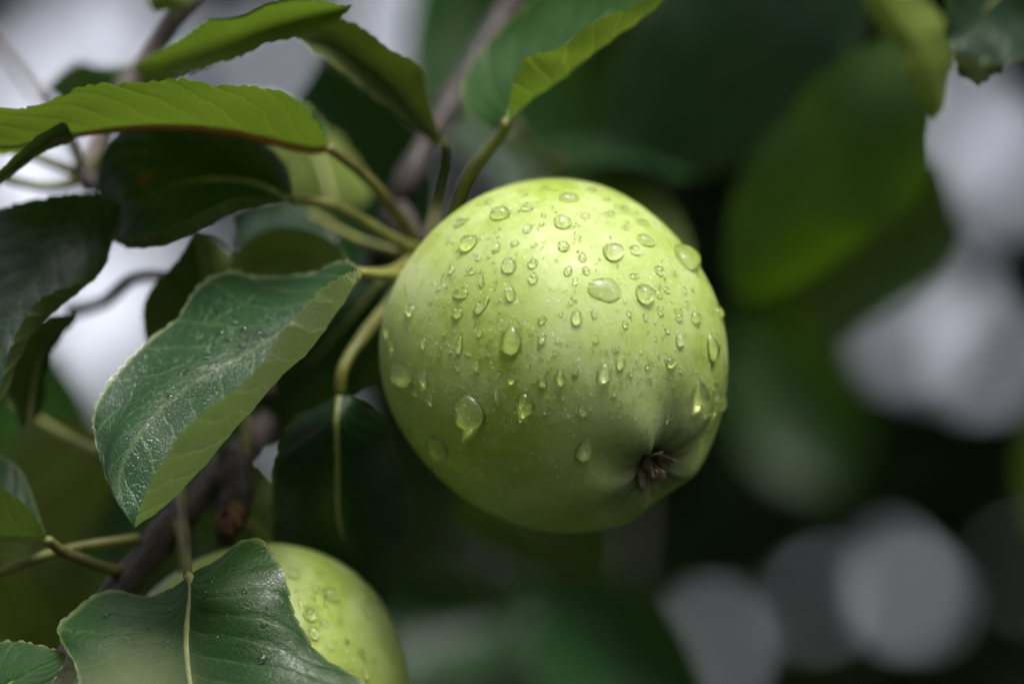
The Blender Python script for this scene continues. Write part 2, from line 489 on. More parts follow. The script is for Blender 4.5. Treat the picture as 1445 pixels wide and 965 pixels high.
def orchard_tree(base, c, rad, n, label, gaps=True):
    t = empty('apple_tree', base)
    b = Vector(base); cc = Vector(c)
    tube('trunk', [b + Vector((0, 0, -0.05)), b + Vector((0.03, 0.02, 0.4)), b.lerp(cc, 0.5) + Vector((-0.05, 0.03, 0)), cc], [0.11, 0.085, 0.07, 0.04], M['bark'], t, 24, 12, 0.06)
    for k in range(6):
        a = k * 1.05 + base[0]
        e = cc + Vector((math.cos(a) * rad[0] * 0.75, math.sin(a) * rad[1] * 0.75, rad[2] * (0.1 + 0.12 * (k % 4))))
        s = b.lerp(cc, 0.45 + 0.08 * k)
        tube('limb', [s, s.lerp(e, 0.5) + Vector((0, 0, 0.08)), e], [0.045, 0.03, 0.008], M['bark'], t, 18, 8, 0.08)
    q = crown_points(n, c, rad)
    q = q[q[:, 2] > 0.25]
    sz = rng.uniform(0.055, 0.085, len(q))
    if gaps:
        ok = keep_gaps(q, sz); q, sz = q[ok], sz[ok]
    leaves_mesh('crown', q, sz, M['crown'], t)
    tag(t, label, 'tree')
    return t

orchard_tree((1.15, 3.7, 0), (1.0, 3.7, 2.55), (2.3, 1.15, 1.75), 150000, 'dark leafy apple tree filling the blurred background behind the apple')
orchard_tree((-3.6, 4.6, 0), (-3.5, 4.6, 2.2), (1.5, 1.2, 1.5), 7000, 'apple tree standing beside the blurred background tree, by the brighter opening')
orchard_tree((4.6, 4.2, 0), (4.5, 4.2, 2.2), (1.7, 1.3, 1.6), 7000, 'apple tree standing on the darker side of the background tree')
orchard_tree((0.95, 1.5, 0), (0.75, 1.35, 3.25), (1.7, 0.95, 0.85), 16000, 'unseen apple tree added as a roof to shade the air behind the fruiting branch')  # added above the view; its crown darkens what lies behind the branch
orchard_tree((-2.3, 0.9, 0), (-2.1, 0.8, 2.3), (1.15, 1.3, 1.5), 12000, 'unseen apple tree added to block side light on the leafy side of the fruiting branch')  # added out of view to hold off light from this side
orchard_tree((2.3, 0.6, 0), (2.1, 0.5, 2.3), (1.15, 1.5, 1.5), 12000, 'unseen apple tree added to block side light on the side of the shaded leaves')  # added out of view, blocks light from the other side
# unseen row behind the camera, added to block low light from the front
for k, (x, y) in enumerate(((-4.6, -1.9), (-2.3, -2.8), (0.2, -3.2), (2.5, -2.8), (4.8, -1.9))):
    orchard_tree((x, y, 0), (x, y, 2.3), (1.7, 1.1, 1.9), 15000, 'unseen apple tree in the row added to cut low light on the fruit, ' + ('at its far dark end', 'next to its dark end', 'in its middle', 'next to its bright end', 'at its far bright end')[k], gaps=False)

# ------------------------------------------------------------------ the fruiting branch
branch = tag(empty('apple_branch', P(190, 800, 5)), 'wet leafy apple branch with brown bark carrying the green apples', 'branch')

TO_CAM = lambda p: (np.array(CAM) - p)

def leaf(base, tip, rails, mat='leaf', face='top', nu=150, nv=46, serr=0.55, tooth=3.4, relief=0.22, wave=0.5,
         label=None, parent=branch, petiole=None, pet_r=(0.0009, 0.0008), pet_mat='petiole', midrib=True, mid_mat='midrib', mid_r=0.0006, mid_sink=0.8, seed=0, side=-0.5):
    """rails: list of (v, [(px, py, dz) ...]) between base and tip, v in -1..1"""
    g = np.random.default_rng(seed + 11)
    vs_ = [r[0] for r in rails]
    cur = [curve([P(*base)] + [P(*q) for q in r[1]] + [P(*tip)], nu) for r in rails]
    vq = np.sin(np.linspace(-1, 1, nv) * math.pi / 2 * 0.86) / math.sin(math.pi / 2 * 0.86)
    G = np.empty((nu, nv, 3))
    C = np.stack(cur, 1)
    for i in range(nu):
        G[i] = nspline(vs_, C[i], vq)
    def normals(G):
        du = np.gradient(G, axis=0); dv = np.gradient(G, axis=1)
        n = np.cross(du, dv); return n / (np.linalg.norm(n, axis=2)[..., None] + 1e-12)
    N = normals(G)
    j = int(np.argmin(abs(vq - side))); i = nu // 2
    facing = float(N[i, j] @ TO_CAM(G[i, j])) > 0
    up = 1.0 if (facing == (face == 'top')) else -1.0       # sign that makes N the upper side
    N = N * up
    u = np.linspace(0, 1, nu)[:, None]; v = vq[None, :]; av = abs(v)
    fade = np.clip(np.minimum(u, 1 - u) / 0.06, 0, 1)
    ph = u * VN - av ** 0.85 * VK + np.sign(v) * 0.23
    sidev = abs((ph % 1.0) - 0.5)
    h = -np.exp(-(sidev / 0.10) ** 2) * np.clip(av / 0.08, 0, 1) - 0.9 * np.exp(-(av / 0.07) ** 2)
    h = h * relief * 1e-3 * fade
    p1, p2, p3, p4 = g.uniform(0, 6.28, 4)
    h = h + wave * 1e-3 * fade * av ** 1.5 * (np.sin(u * 17 + p1 + np.sign(v)) + 0.6 * np.sin(u * 31 + p2 + 2 * np.sign(v)) + 0.4 * np.sin(u * 9 + v * 5 + p3))
    G = G + N * h[..., None]
    for e, jn in ((0, 1), (nv - 1, nv - 2)):
        L = np.linalg.norm(np.diff(G[:, e], axis=0), axis=1).sum()
        nt_ = max(4, L / (tooth * 1e-3))
        w = u[:, 0] + 0.010 * np.sin(u[:, 0] * 40 + p4 + e) + 0.006 * np.sin(u[:, 0] * 97 + e)
        t = (w * nt_) % 1.0
        tooth_h = np.where(t < 0.75, np.sin(np.clip(t / 0.75, 0, 1) * math.pi / 2) ** 0.6, np.cos((t - 0.75) / 0.25 * math.pi / 2))
        o = G[:, e] - G[:, e + (2 if e == 0 else -2)]
        o = o / (np.linalg.norm(o, axis=1)[:, None] + 1e-12)
        amp = serr * 1e-3 * (tooth_h - 0.5) * fade[:, 0]
        G[:, e] = G[:, e] + o * amp[:, None]
        G[:, jn] = G[:, jn] + o * (amp * 0.55)[:, None]
    idx = np.arange(nu * nv).reshape(nu, nv)
    q = np.stack([idx[:-1, :-1], idx[1:, :-1], idx[1:, 1:], idx[:-1, 1:]], -1).reshape(-1, 4)
    if up < 0: q = q[:, ::-1]
    uv = np.stack([np.broadcast_to(u, (nu, nv)), np.broadcast_to(v, (nu, nv))], -1).reshape(-1, 2)
    o = mesh_obj('leaf', G.reshape(-1, 3), q.tolist(), M[mat], parent, uv=uv)
    o.data.update()
    if label: o['label'] = label
    if midrib:
        jm = int(np.argmin(abs(vq)))
        c = (G[:, jm] - N[:, jm] * mid_r * mid_sink)[::6]
        tube('midrib', [Vector(x) for x in c], [mid_r * 1.25, mid_r, mid_r * 0.25], M[mid_mat], o, 60, 8)
    if petiole:
        pts = [P(*base)] + [P(*x) for x in petiole]
        tube('petiole', pts, [pet_r[1], pet_r[0], pet_r[0], pet_r[0] * 1.35], M[pet_mat], o, 40, 10, 0.04)
    return o

# the curled leaf beside the apple: near half folded up, its paler underside towards the camera
leaf_fold = leaf((508, 386, -10), (190, 745, -31), [
    (-1.0, [(484, 371, -1), (446, 383, 4), (416, 384, 6), (358, 387, 6), (322, 383, 4), (276, 409, 0), (254, 446, -4), (213, 479, -8), (176, 512, -12), (153, 542, -15), (135, 582, -18), (134, 612, -20), (141, 646, -23), (157, 694, -26), (176, 728, -29)]),
    (-0.5, [(480, 392, -6), (420, 415, -6), (360, 440, -8), (290, 478, -11), (235, 520, -15), (185, 566, -19), (158, 615, -23), (152, 660, -26), (168, 712, -30)]),
    (0.0, [(474, 410, -10), (420, 450, -12), (348, 498, -15), (300, 524, -18), (250, 556, -21), (213, 592, -24), (182, 635, -27), (168, 682, -29), (178, 722, -31)]),
    (0.55, [(494, 409, -14), (466, 454, -17), (434, 498, -20), (384, 544, -23), (332, 604, -27), (274, 670, -31), (229, 713, -32)]),
    (1.0, [(484, 388, -24), (440, 424, -33), (396, 474, -42), (341, 536, -51), (299, 574, -55), (262, 606, -55), (231, 650, -51), (203, 700, -42)]),
], 'leaf_curl', 'top', nu=190, nv=70, serr=1.1, tooth=3.0, relief=0.18, wave=0.35, label='curled dark green leaf beside the big apple, one half folded up to show its pale underside',
    petiole=[(540, 388, -4), (575, 386, 10), (592, 372, 26)], pet_r=(0.0011, 0.0009), mid_sink=1.4, seed=1)

leaf((500, 382, 6), (316, 396, 24), [
    (-1.0, [(484, 355, 12), (455, 332, 18), (410, 321, 22), (365, 329, 25), (333, 356, 26)]),
    (0.0, [(460, 376, 20), (405, 366, 26), (350, 376, 28)]),
    (1.0, [(460, 418, 22), (400, 432, 26), (345, 420, 28)]),
], 'leaf_smooth', 'bottom', serr=0.15, wave=0.1, label='olive rounded leaf underside rising behind the curled leaf', seed=2, petiole=[(540, 384, 12), (580, 365, 26)])

leaf((463, 209, 4), (-90, 190, -8), [
    (-1.0, [(456, 186, -6), (430, 158, -12), (395, 137, -15), (345, 119, -17), (300, 116, -17), (252, 111, -18), (206, 116, -18), (150, 121, -18), (100, 129, -18), (50, 143, -17), (0, 154, -16), (-50, 170, -12)]),
    (-0.5, [(440, 190, -2), (390, 162, -7), (300, 145, -10), (200, 148, -11), (100, 157, -11), (0, 176, -10)]),
    (0.0, [(430, 206, 4), (370, 192, 2), (299, 179, 0), (230, 175, -1), (150, 180, -2), (60, 196, -4), (0, 205, -5)]),
    (1.0, [(458, 178, 16), (432, 143, 24), (396, 124, 28), (340, 126, 30), (250, 140, 30), (150, 160, 28), (60, 190, 22), (0, 216, 14)]),
], 'leaf_lime', 'bottom', nu=190, serr=1.2, tooth=3.8, relief=0.34, wave=0.6, label='long bright green leaf arching over the dark ones, underside and russet midrib showing',
    petiole=[(500, 235, 10), (540, 275, 18), (572, 318, 26), (588, 345, 30)], pet_r=(0.0012, 0.0010), pet_mat='petiole_dark', mid_mat='midrib_red', mid_r=0.0007, seed=3)

leaf((500, 8, 6), (186, 100, 34), [
    (-1.0, [(478, 3, 0), (428, 1, -2), (392, 6, 0), (352, 20, 4), (299, 31, 10), (246, 60, 20), (208, 78, 28)]),
    (0.0, [(470, 14, 8), (410, 26, 10), (340, 50, 14), (270, 76, 22), (220, 92, 30)]),
    (1.0, [(478, 27, 4), (414, 55, 6), (349, 77, 10), (282, 97, 18), (236, 110, 26), (204, 109, 32)]),
], 'leaf_lime', 'bottom', serr=1.0, tooth=3.6, wave=0.4, label='lime green leaf seen from below, topmost of the spray', seed=4, midrib=False)

leaf((626, 203, 26), (420, 55, 16), [
    (-1.0, [(614, 166, 20), (600, 126, 16), (596, 100, 14), (573, 78, 12), (540, 60, 11), (516, 43, 12), (488, 28, 13), (456, 30, 15)]),
    (0.0, [(596, 165, 26), (560, 122, 24), (510, 80, 20), (460, 55, 18)]),
    (1.0, [(612, 202, 24), (584, 178, 20), (549, 153, 17), (510, 123, 15), (466, 90, 14), (434, 66, 15)]),
], 'leaf_olive', 'bottom', serr=0.9, tooth=5.5, wave=0.2, label='dark olive leaf seen from below, scalloped edge against the pale gap', seed=5,
    petiole=[(632, 225, 40), (618, 290, 50), (600, 345, 40)], pet_mat='petiole_dark')

leaf((716, 172, 6), (1000, -50, 4), [
    (-1.0, [(692, 180, 18), (655, 142, 28), (668, 88, 34), (730, 20, 36), (810, -40, 34), (910, -75, 20)]),
    (0.0, [(728, 142, 16), (780, 86, 20), (860, 22, 20), (930, -25, 14)]),
    (0.5, [(742, 148, 4), (790, 112, 2), (850, 66, 0), (905, 26, 0), (950, -10, 1)]),
    (1.0, [(722, 145, -4), (725, 108, -10), (746, 80, -12), (782, 73, -12), (825, 43, -12), (885, 12, -10), (940, -14, -5)]),
], 'leaf_lime', 'top', nu=160, serr=1.0, tooth=3.0, wave=0.3, label='folded leaf above the big apple, yellow green underside over a dark green half', seed=6,
    petiole=[(704, 195, 10), (668, 240, 16), (645, 290, 24), (620, 345, 34)], pet_r=(0.0013, 0.0010), mid_r=0.0005)

leaf((412, 283, 10), (148, 334, 20), [
    (-1.0, [(404, 232, 20), (350, 186, 26), (250, 168, 28), (170, 182, 28), (136, 250, 26)]),
    (0.0, [(350, 258, 14), (250, 262, 16), (180, 288, 18)]),
    (0.68, [(370, 292, 8), (326, 305, 5), (282, 325, 3), (242, 343, 2), (199, 352, 6)]),
    (1.0, [(378, 281, 2), (332, 281, -4), (292, 294, -6), (249, 316, -6), (206, 332, 0)]),
], 'leaf_dark', 'top', serr=0.15, wave=0.2, label='very dark leaf under the long bright leaf, lower edge curled up', seed=7,
    petiole=[(440, 284, 10), (490, 299, 14), (545, 332, 20), (588, 354, 28)], pet_r=(0.0012, 0.0010))

leaf_gloss = leaf((168, 284, 14), (-12, 600, -12), [
    (-1.0, [(128, 274, 12), (60, 276, 10), (0, 296, 8), (-80, 370, 6), (-70, 500, 0)]),
    (0.0, [(120, 320, 6), (50, 390, 0), (5, 480, -5)]),
    (0.8, [(166, 332, 6), (154, 366, 2), (134, 394, -2), (88, 425, -6), (52, 458, -8), (28, 490, -10), (9, 545, -11)]),
    (1.0, [(163, 330, 3), (150, 364, -1), (130, 389, -5), (66, 417, -10), (41, 446, -12), (21, 474, -13), (2, 540, -13)]),
], 'leaf_dark', 'top', serr=0.7, tooth=3.2, wave=0.35, label='glossy blue green wet leaf with curled rim, a rusty spot on it', seed=8, midrib=False)

leaf((-60, 290, -10), (104, 194, -6), [
    (-1.0, [(0, 240, -14), (20, 222, -16), (43, 198, -16), (72, 181, -14), (92, 174, -10)]),
    (0.0, [(0, 250, -8), (40, 222, -8), (80, 196, -6)]),
    (1.0, [(0, 262, -8), (33, 232, -10), (66, 213, -10), (98, 202, -8)]),
], 'leaf', 'bottom', serr=0.3, wave=0.1, nu=90, nv=30, label='small folded leaf crossing under the long bright leaf', seed=9)

leaf((479, 556, 8), (541, 882, 26), [
    (-1.0, [(452, 570, 10), (422, 589, 14), (400, 620, 17), (387, 663, 20), (383, 720, 24), (390, 780, 27), (450, 850, 28)]),
    (0.0, [(475, 594, 4), (478, 641, 6), (480, 725, 12), (500, 800, 18)]),
    (1.0, [(500, 564, 8), (524, 578, 12), (551, 605, 16), (562, 650, 20), (578, 705, 24), (581, 745, 26), (558, 806, 27), (548, 850, 27)]),
], 'leaf_dark', 'top', serr=0.6, tooth=3.4, wave=0.35, label='dark drooping leaf with pale midrib below the side of the big apple', seed=10,
    petiole=[(483, 524, 8), (505, 485, 12), (540, 441, 22), (580, 390, 32)], pet_r=(0.0014, 0.0012), mid_r=0.0007)

leaf_broad = leaf((265, 812, -26), (330, 1130, -52), [
    (-1.0, [(246, 830, -24), (211, 842, -22), (190, 836, -20), (160, 829, -18), (125, 843, -18), (100, 866, -20), (82, 882, -23), (88, 908, -26), (107, 941, -32), (115, 980, -38), (180, 1060, -46)]),
    (-0.5, [(256, 850, -29), (210, 880, -28), (176, 920, -32), (190, 990, -40), (250, 1060, -48)]),
    (0.0, [(267, 839, -30), (265, 884, -32), (267, 925, -35), (273, 965, -38), (290, 1030, -44)]),
    (0.5, [(292, 826, -32), (330, 850, -34), (370, 905, -37), (385, 970, -42), (370, 1050, -48)]),
    (1.0, [(284, 799, -26), (310, 783, -24), (338, 764, -22), (362, 760, -22), (382, 778, -25), (401, 812, -29), (412, 859, -32), (428, 888, -34), (460, 926, -36), (515, 966, -40), (520, 1030, -46), (430, 1100, -52)]),
], 'leaf_smooth', 'top', nu=170, nv=70, serr=0.6, tooth=3.6, relief=0.16, wave=0.35, label='broad dark green leaf with pale midrib covering part of the lower apple', seed=11,
    petiole=[(264, 785, -20), (261, 750, -10), (256, 690, 8)], pet_r=(0.0010, 0.0009), pet_mat='petiole_dark', mid_r=0.0008)

leaf((-70, 1040, -20), (94, 922, -24), [
    (-1.0, [(-40, 930, -18), (0, 907, -18), (30, 905, -20), (60, 911, -22)]),
    (0.0, [(-10, 980, -24), (50, 945, -25)]),
    (1.0, [(20, 1020, -26), (70, 966, -26), (88, 938, -25)]),
], 'leaf', 'top', serr=0.8, tooth=2.6, wave=0.15, nu=110, label='blue green leaf tip with toothed edge beside the broad leaf', seed=12)

leaf((67, 761, -12), (-120, 690, -8), [
    (-1.0, [(56, 732, -2), (42, 690, 4), (18, 652, 6), (-30, 638, 6), (-90, 655, 2)]),
    (0.0, [(42, 758, -8), (0, 755, -6), (-60, 735, -6)]),
    (1.0, [(50, 729, -16), (25, 704, -20), (0, 686, -20), (-60, 672, -16)]),
], 'leaf', 'top', serr=0.2, wave=0.15, nu=100, nv=36, label='small folded leaf half out of view, joined by a long stalk to the brown branch', seed=13,
    petiole=[(84, 775, -10), (125, 793, -6), (165, 805, -1), (190, 800, 3)], pet_r=(0.0012, 0.0010), pet_mat='petiole_dark')

leaf((300, 560, 40), (270, 330, 34), [
    (-1.0, [(225, 520, 42), (198, 450, 40), (214, 402, 38), (243, 372, 36)]),
    (0.0, [(285, 480, 40), (290, 400, 38)]),
    (1.0, [(345, 500, 44), (360, 420, 44), (320, 350, 40)]),
], 'leaf_dark', 'bottom', serr=0.2, nu=90, nv=30, label='dark leaf in shade behind the curled leaf', seed=14)

leaf((38, 610, 20), (110, 443, 20), [
    (-1.0, [(14, 560, 18), (22, 498, 18), (42, 472, 18), (72, 447, 18)]),
    (0.0, [(45, 550, 22), (62, 490, 22)]),
    (1.0, [(60, 570, 22), (66, 528, 22), (72, 503, 21), (88, 480, 21)]),
], 'leaf_olive', 'bottom', serr=0.4, nu=90, nv=30, label='dark narrow leaf against the pale gap under the glossy leaf', seed=15)

# blurred leaves further behind, still on the branch or its side shoots
leaf((240, -70, 70), (215, 22, 66), [(-1.0, [(212, -40, 66), (204, -5, 66)]), (0.0, [(232, -20, 64)]), (1.0, [(275, -30, 66), (262, 8, 66)])],
     'leaf_lime', 'bottom', serr=0.2, nu=60, nv=24, label='blurred green leaf tip hanging by the grey twig', seed=16)
leaf((250, 80, 95), (60, 130, 105), [(-1.0, [(200, 80, 100), (150, 92, 100), (112, 88, 100), (85, 105, 102)]), (0.0, [(180, 112, 100), (110, 120, 102)]), (1.0, [(190, 150, 100), (110, 160, 104)])],
     'leaf', 'top', serr=0.3, nu=60, nv=24, label='blurred green leaf behind the long bright leaf', seed=17)
leaf((470, 300, 80), (400, 150, 110), [(-1.0, [(420, 300, 85), (380, 240, 95)]), (0.0, [(460, 240, 85), (430, 190, 95)]), (1.0, [(520, 280, 85), (480, 200, 95)])],
     'leaf_lime', 'bottom', serr=0.3, nu=60, nv=24, label='blurred green leaf behind the yellow stalks', seed=18)
leaf((470, 400, 60), (340, 310, 90), [(-1.0, [(420, 410, 66), (350, 370, 80)]), (0.0, [(430, 360, 66), (380, 330, 80)]), (1.0, [(470, 330, 70), (420, 290, 84)])],
     'leaf_dark', 'top', serr=0.3, nu=60, nv=24, label='dark blurred leaf between the stalks and the olive leaf', seed=19)
leaf((660, 680, 130), (850, 810, 210), [(-1.0, [(640, 720, 140), (690, 770, 160), (780, 810, 190)]), (0.0, [(730, 730, 150), (800, 770, 190)]), (1.0, [(780, 690, 150), (850, 730, 180), (870, 780, 200)])],
     'leaf_dark', 'bottom', serr=0.3, nu=60, nv=24, label='blurred green leaf peeping out under the big apple', seed=20)

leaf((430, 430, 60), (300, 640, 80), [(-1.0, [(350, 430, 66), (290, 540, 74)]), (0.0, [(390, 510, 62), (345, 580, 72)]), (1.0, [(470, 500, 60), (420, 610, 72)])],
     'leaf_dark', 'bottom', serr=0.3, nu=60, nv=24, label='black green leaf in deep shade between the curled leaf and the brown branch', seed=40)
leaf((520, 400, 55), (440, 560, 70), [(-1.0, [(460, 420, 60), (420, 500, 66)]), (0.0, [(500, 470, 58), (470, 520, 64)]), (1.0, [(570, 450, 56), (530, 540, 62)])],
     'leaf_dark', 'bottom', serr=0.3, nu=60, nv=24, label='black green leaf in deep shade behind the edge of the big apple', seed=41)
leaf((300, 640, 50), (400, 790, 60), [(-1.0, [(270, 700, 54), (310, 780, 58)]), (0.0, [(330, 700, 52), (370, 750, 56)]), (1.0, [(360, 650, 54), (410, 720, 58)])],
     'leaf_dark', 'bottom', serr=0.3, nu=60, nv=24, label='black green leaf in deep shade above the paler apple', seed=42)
leaf((160, 600, 150), (-30, 760, 190), [(-1.0, [(90, 590, 160), (0, 650, 180)]), (0.0, [(100, 670, 165), (30, 720, 180)]), (1.0, [(150, 720, 165), (70, 790, 180)])],
     'leaf_olive', 'bottom', serr=0.3, nu=60, nv=24, label='blurred olive leaf under the narrow dark leaf', seed=43)
leaf((20, 780, 150), (150, 960, 190), [(-1.0, [(-40, 840, 160), (40, 950, 180)]), (0.0, [(50, 860, 165), (100, 910, 180)]), (1.0, [(110, 790, 165), (160, 870, 180)])],
     'leaf_olive', 'bottom', serr=0.3, nu=60, nv=24, label='blurred olive leaf behind the crossing stalks', seed=44)
leaf((740, 215, 150), (1000, 250, 160), [(-1.0, [(800, 195, 200), (880, 200, 205), (950, 222, 190)]), (0.0, [(800, 212, 158), (880, 216, 160), (950, 232, 160)]), (1.0, [(800, 228, 120), (870, 232, 115), (950, 246, 130)])],
     'leaf_dark', 'top', serr=0.3, nu=60, nv=24, label='dark leaf added over the small blurred apple to shade it', seed=45)  # extra leaf, put here to keep the small apple in shade
leaf((540, 395, 40), (350, 600, 56), [(-1.0, [(470, 410, 44), (390, 480, 50), (345, 550, 54)]), (0.0, [(480, 470, 42), (410, 545, 50)]), (1.0, [(545, 480, 46), (470, 580, 52), (400, 620, 56)])],
     'leaf_dark', 'top', serr=0.4, nu=80, nv=30, label='dark leaf in front of the brown branch, behind the stalk of the curled leaf', seed=46)
# wood
tube('branch_wood', [P(770, -60, 95), P(700, 40, 85), P(655, 112, 76), P(612, 190, 66), P(572, 260, 56), P(545, 340, 70), P(490, 440, 78), P(420, 540, 70), P(350, 630, 44), P(265, 716, 16), P(205, 788, 4), P(142, 870, -2), P(85, 955, -8), P(20, 1060, -16), P(-60, 1200, -30)],
     [0.0028, 0.0028, 0.0030, 0.0030, 0.0032, 0.0032, 0.0034, 0.0036, 0.0040], M['bark'], branch, 160, 20, 0.10, 3)
tube('spur', [P(560, 300, 50), P(578, 330, 40), P(592, 352, 32), P(605, 362, 30)], [0.0030, 0.0034, 0.0030, 0.0022], M['bark'], branch, 24, 12, 0.12, 5)
tube('spur', [P(330, 640, 20), P(335, 690, 16), P(325, 735, 14), P(318, 765, 16)], [0.0034, 0.0036, 0.0034, 0.0020], M['bark'], branch, 24, 12, 0.14, 6)
for k, (x, y, a) in enumerate(((318, 752, 0.4), (332, 742, -0.5), (308, 738, 1.2), (338, 728, -1.0))):
    c = P(x, y, 6 + 2 * k)
    pts = [c + UP * 0.000, c + UP * 0.002 + RT * 0.001 * a, c + UP * 0.0035 + RT * 0.003 * a]
    tube('bud_scale', pts, [0.0016, 0.0013, 0.0003], M['scale'], branch, 10, 8, 0.1, k)
tube('twig', [P(345, -60, 80), P(290, -20, 76), P(240, 30, 72), P(205, 80, 70), P(150, 170, 62), P(116, 248, 52)], [0.0022, 0.0022, 0.0020, 0.0020, 0.0018, 0.0016], M['bark_grey'], branch, 50, 12, 0.06, 7)
tube('twig', [P(-30, 20, 120), P(20, 90, 110), P(64, 150, 100), P(116, 250, 55)], [0.0011, 0.0011, 0.0010, 0.0010], M['bark_grey'], branch, 40, 10, 0.05, 8)
tube('spur', [P(116, 225, 54), P(118, 246, 50), P(128, 258, 48), P(146, 262, 46)], [0.0010, 0.0022, 0.0024, 0.0014], M['bark'], branch, 20, 12, 0.12, 9)
for pts in ([(118, 250, 50), (80, 262, 44), (30, 258, 34), (-20, 240, 20)], [(112, 246, 50), (75, 232, 44), (50, 222, 38), (20, 214, 30)],
            [(116, 242, 50), (106, 215, 44), (96, 196, 30), (80, 186, 12)], [(128, 246, 50), (148, 215, 48), (172, 192, 44), (200, 185, 38)],
            [(588, 358, 34), (545, 352, 34), (490, 332, 40), (440, 305, 52)],
            [(198, 760, 4), (120, 770, 2), (60, 785, 0), (0, 808, -3), (-40, 824, -6)],
            [(345, 560, 24), (346, 610, 20), (345, 660, 18), (340, 700, 16)],
            [(140, 640, 30), (100, 618, 40), (60, 596, 50), (20, 572, 60)],
            [(262, 840, 4), (258, 800, 4), (254, 755, 6), (248, 735, 8)]):
    tube('leaf_stalk', [P(*q) for q in pts], [0.0012, 0.0010, 0.0010, 0.0009], M['petiole'], branch, 30, 10, 0.05, len(pts))
tube('twig', [P(100, 440, 70), P(150, 424, 66), P(190, 392, 62), P(260, 400, 60), P(330, 470, 50), P(380, 560, 34)], [0.0013, 0.0014, 0.0012, 0.0014, 0.0016, 0.0018], M['bark'], branch, 40, 10, 0.1, 12)

# ------------------------------------------------------------------ a second branch behind, on the dark side
shade_branch = tag(empty('apple_branch', P(1480, -40, 90)), 'blurred apple branch with large dark leaves hanging beyond the big apple', 'branch')
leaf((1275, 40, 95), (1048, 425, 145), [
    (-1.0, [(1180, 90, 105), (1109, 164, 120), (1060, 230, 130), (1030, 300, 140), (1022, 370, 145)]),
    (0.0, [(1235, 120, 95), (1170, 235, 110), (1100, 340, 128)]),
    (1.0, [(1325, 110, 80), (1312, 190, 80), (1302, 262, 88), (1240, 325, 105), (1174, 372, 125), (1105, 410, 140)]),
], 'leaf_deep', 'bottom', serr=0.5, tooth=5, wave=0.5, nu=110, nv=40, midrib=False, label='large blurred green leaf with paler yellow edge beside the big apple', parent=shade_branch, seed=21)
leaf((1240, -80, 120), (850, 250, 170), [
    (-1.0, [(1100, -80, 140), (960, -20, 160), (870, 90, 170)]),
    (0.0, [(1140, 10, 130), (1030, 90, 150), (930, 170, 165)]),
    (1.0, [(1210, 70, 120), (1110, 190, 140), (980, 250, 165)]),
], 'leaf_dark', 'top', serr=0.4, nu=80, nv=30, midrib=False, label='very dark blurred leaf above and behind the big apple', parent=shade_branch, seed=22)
leaf((1215, -60, 62), (1322, 172, 66), [
    (-1.0, [(1222, 0, 64), (1262, 70, 64), (1290, 130, 64)]), (0.0, [(1265, 20, 62), (1310, 90, 62)]), (1.0, [(1290, -20, 64), (1335, 40, 64), (1345, 110, 66)]),
], 'leaf_lime', 'bottom', serr=0.3, nu=60, nv=24, midrib=False, label='blurred yellow green leaf hanging above the large blurred leaf', parent=shade_branch, seed=23)
leaf((1480, -60, 40), (1345, 70, 30), [
    (-1.0, [(1390, -60, 36), (1340, -10, 32), (1335, 40, 30)]), (0.0, [(1420, -10, 38), (1370, 40, 34)]), (1.0, [(1490, 40, 40), (1440, 84, 36), (1385, 84, 32)]),
], 'leaf_dark', 'top', serr=0.8, tooth=3.5, nu=80, nv=30, label='dark toothed leaf hanging at the end of the shaded branch', parent=shade_branch, seed=24)
leaf((1420, 20, 44), (1378, 128, 40), [
    (-1.0, [(1365, 40, 42), (1348, 90, 40)]), (0.0, [(1398, 70, 44)]), (1.0, [(1430, 60, 44), (1408, 104, 42)]),
], 'leaf_olive', 'bottom', serr=0.7, tooth=3.5, nu=60, nv=24, label='small olive leaf under the dark toothed leaf', parent=shade_branch, seed=25)
leaf((1525, 560, 260), (1455, 760, 310), [
    (-1.0, [(1480, 560, 270), (1440, 640, 290)]), (0.0, [(1490, 640, 280)]), (1.0, [(1550, 640, 280), (1510, 740, 300)]),
], 'leaf', 'top', serr=0.3, nu=60, nv=24, label='blurred green leaf low on the shaded branch', parent=shade_branch, seed=26)
tube('branch_wood', [P(1600, -160, 110), P(1480, -40, 95), P(1360, -60, 90), P(1200, -90, 110), P(1050, -160, 150)], [0.004, 0.0035, 0.003, 0.0026, 0.002], M['bark'], shade_branch, 50, 12, 0.06, 30)
tube('twig', [P(1480, -40, 95), P(1560, 200, 120), P(1540, 420, 200), P(1525, 560, 260)], [0.003, 0.0025, 0.002, 0.0014], M['bark'], shade_branch, 40, 10, 0.06, 31)

# a third branch well behind, only a mottle of blurred leaves
far_branch = tag(empty('apple_branch', P(900, -120, 600)), 'strongly blurred leafy apple branch far behind the fruit', 'branch')
def blurred_leaf(px, py, dz, length, ang, mat, face, seed):
    k = FPX * 0.001 / (DIST + dz * 0.001)
    ca, sa = math.cos(ang), math.sin(ang); L = length * k; W = L * 0.29
    def q(a, b, c): return (px + ca * a * L - sa * b * W, py + sa * a * L + ca * b * W, dz + c)
    leaf(q(-0.5, 0, 0), q(0.5, 0, 20), [(-1.0, [q(-0.25, -0.85, 8), q(0.05, -1, 10), q(0.32, -0.65, 16)]), (0.0, [q(-0.1, 0, 14), q(0.25, 0, 20)]), (1.0, [q(-0.25, 0.85, -6), q(0.05, 1, -4), q(0.32, 0.65, 6)])],
         mat, face, nu=40, nv=18, serr=0.5, tooth=5, wave=0.5, parent=far_branch, seed=seed, midrib=False)
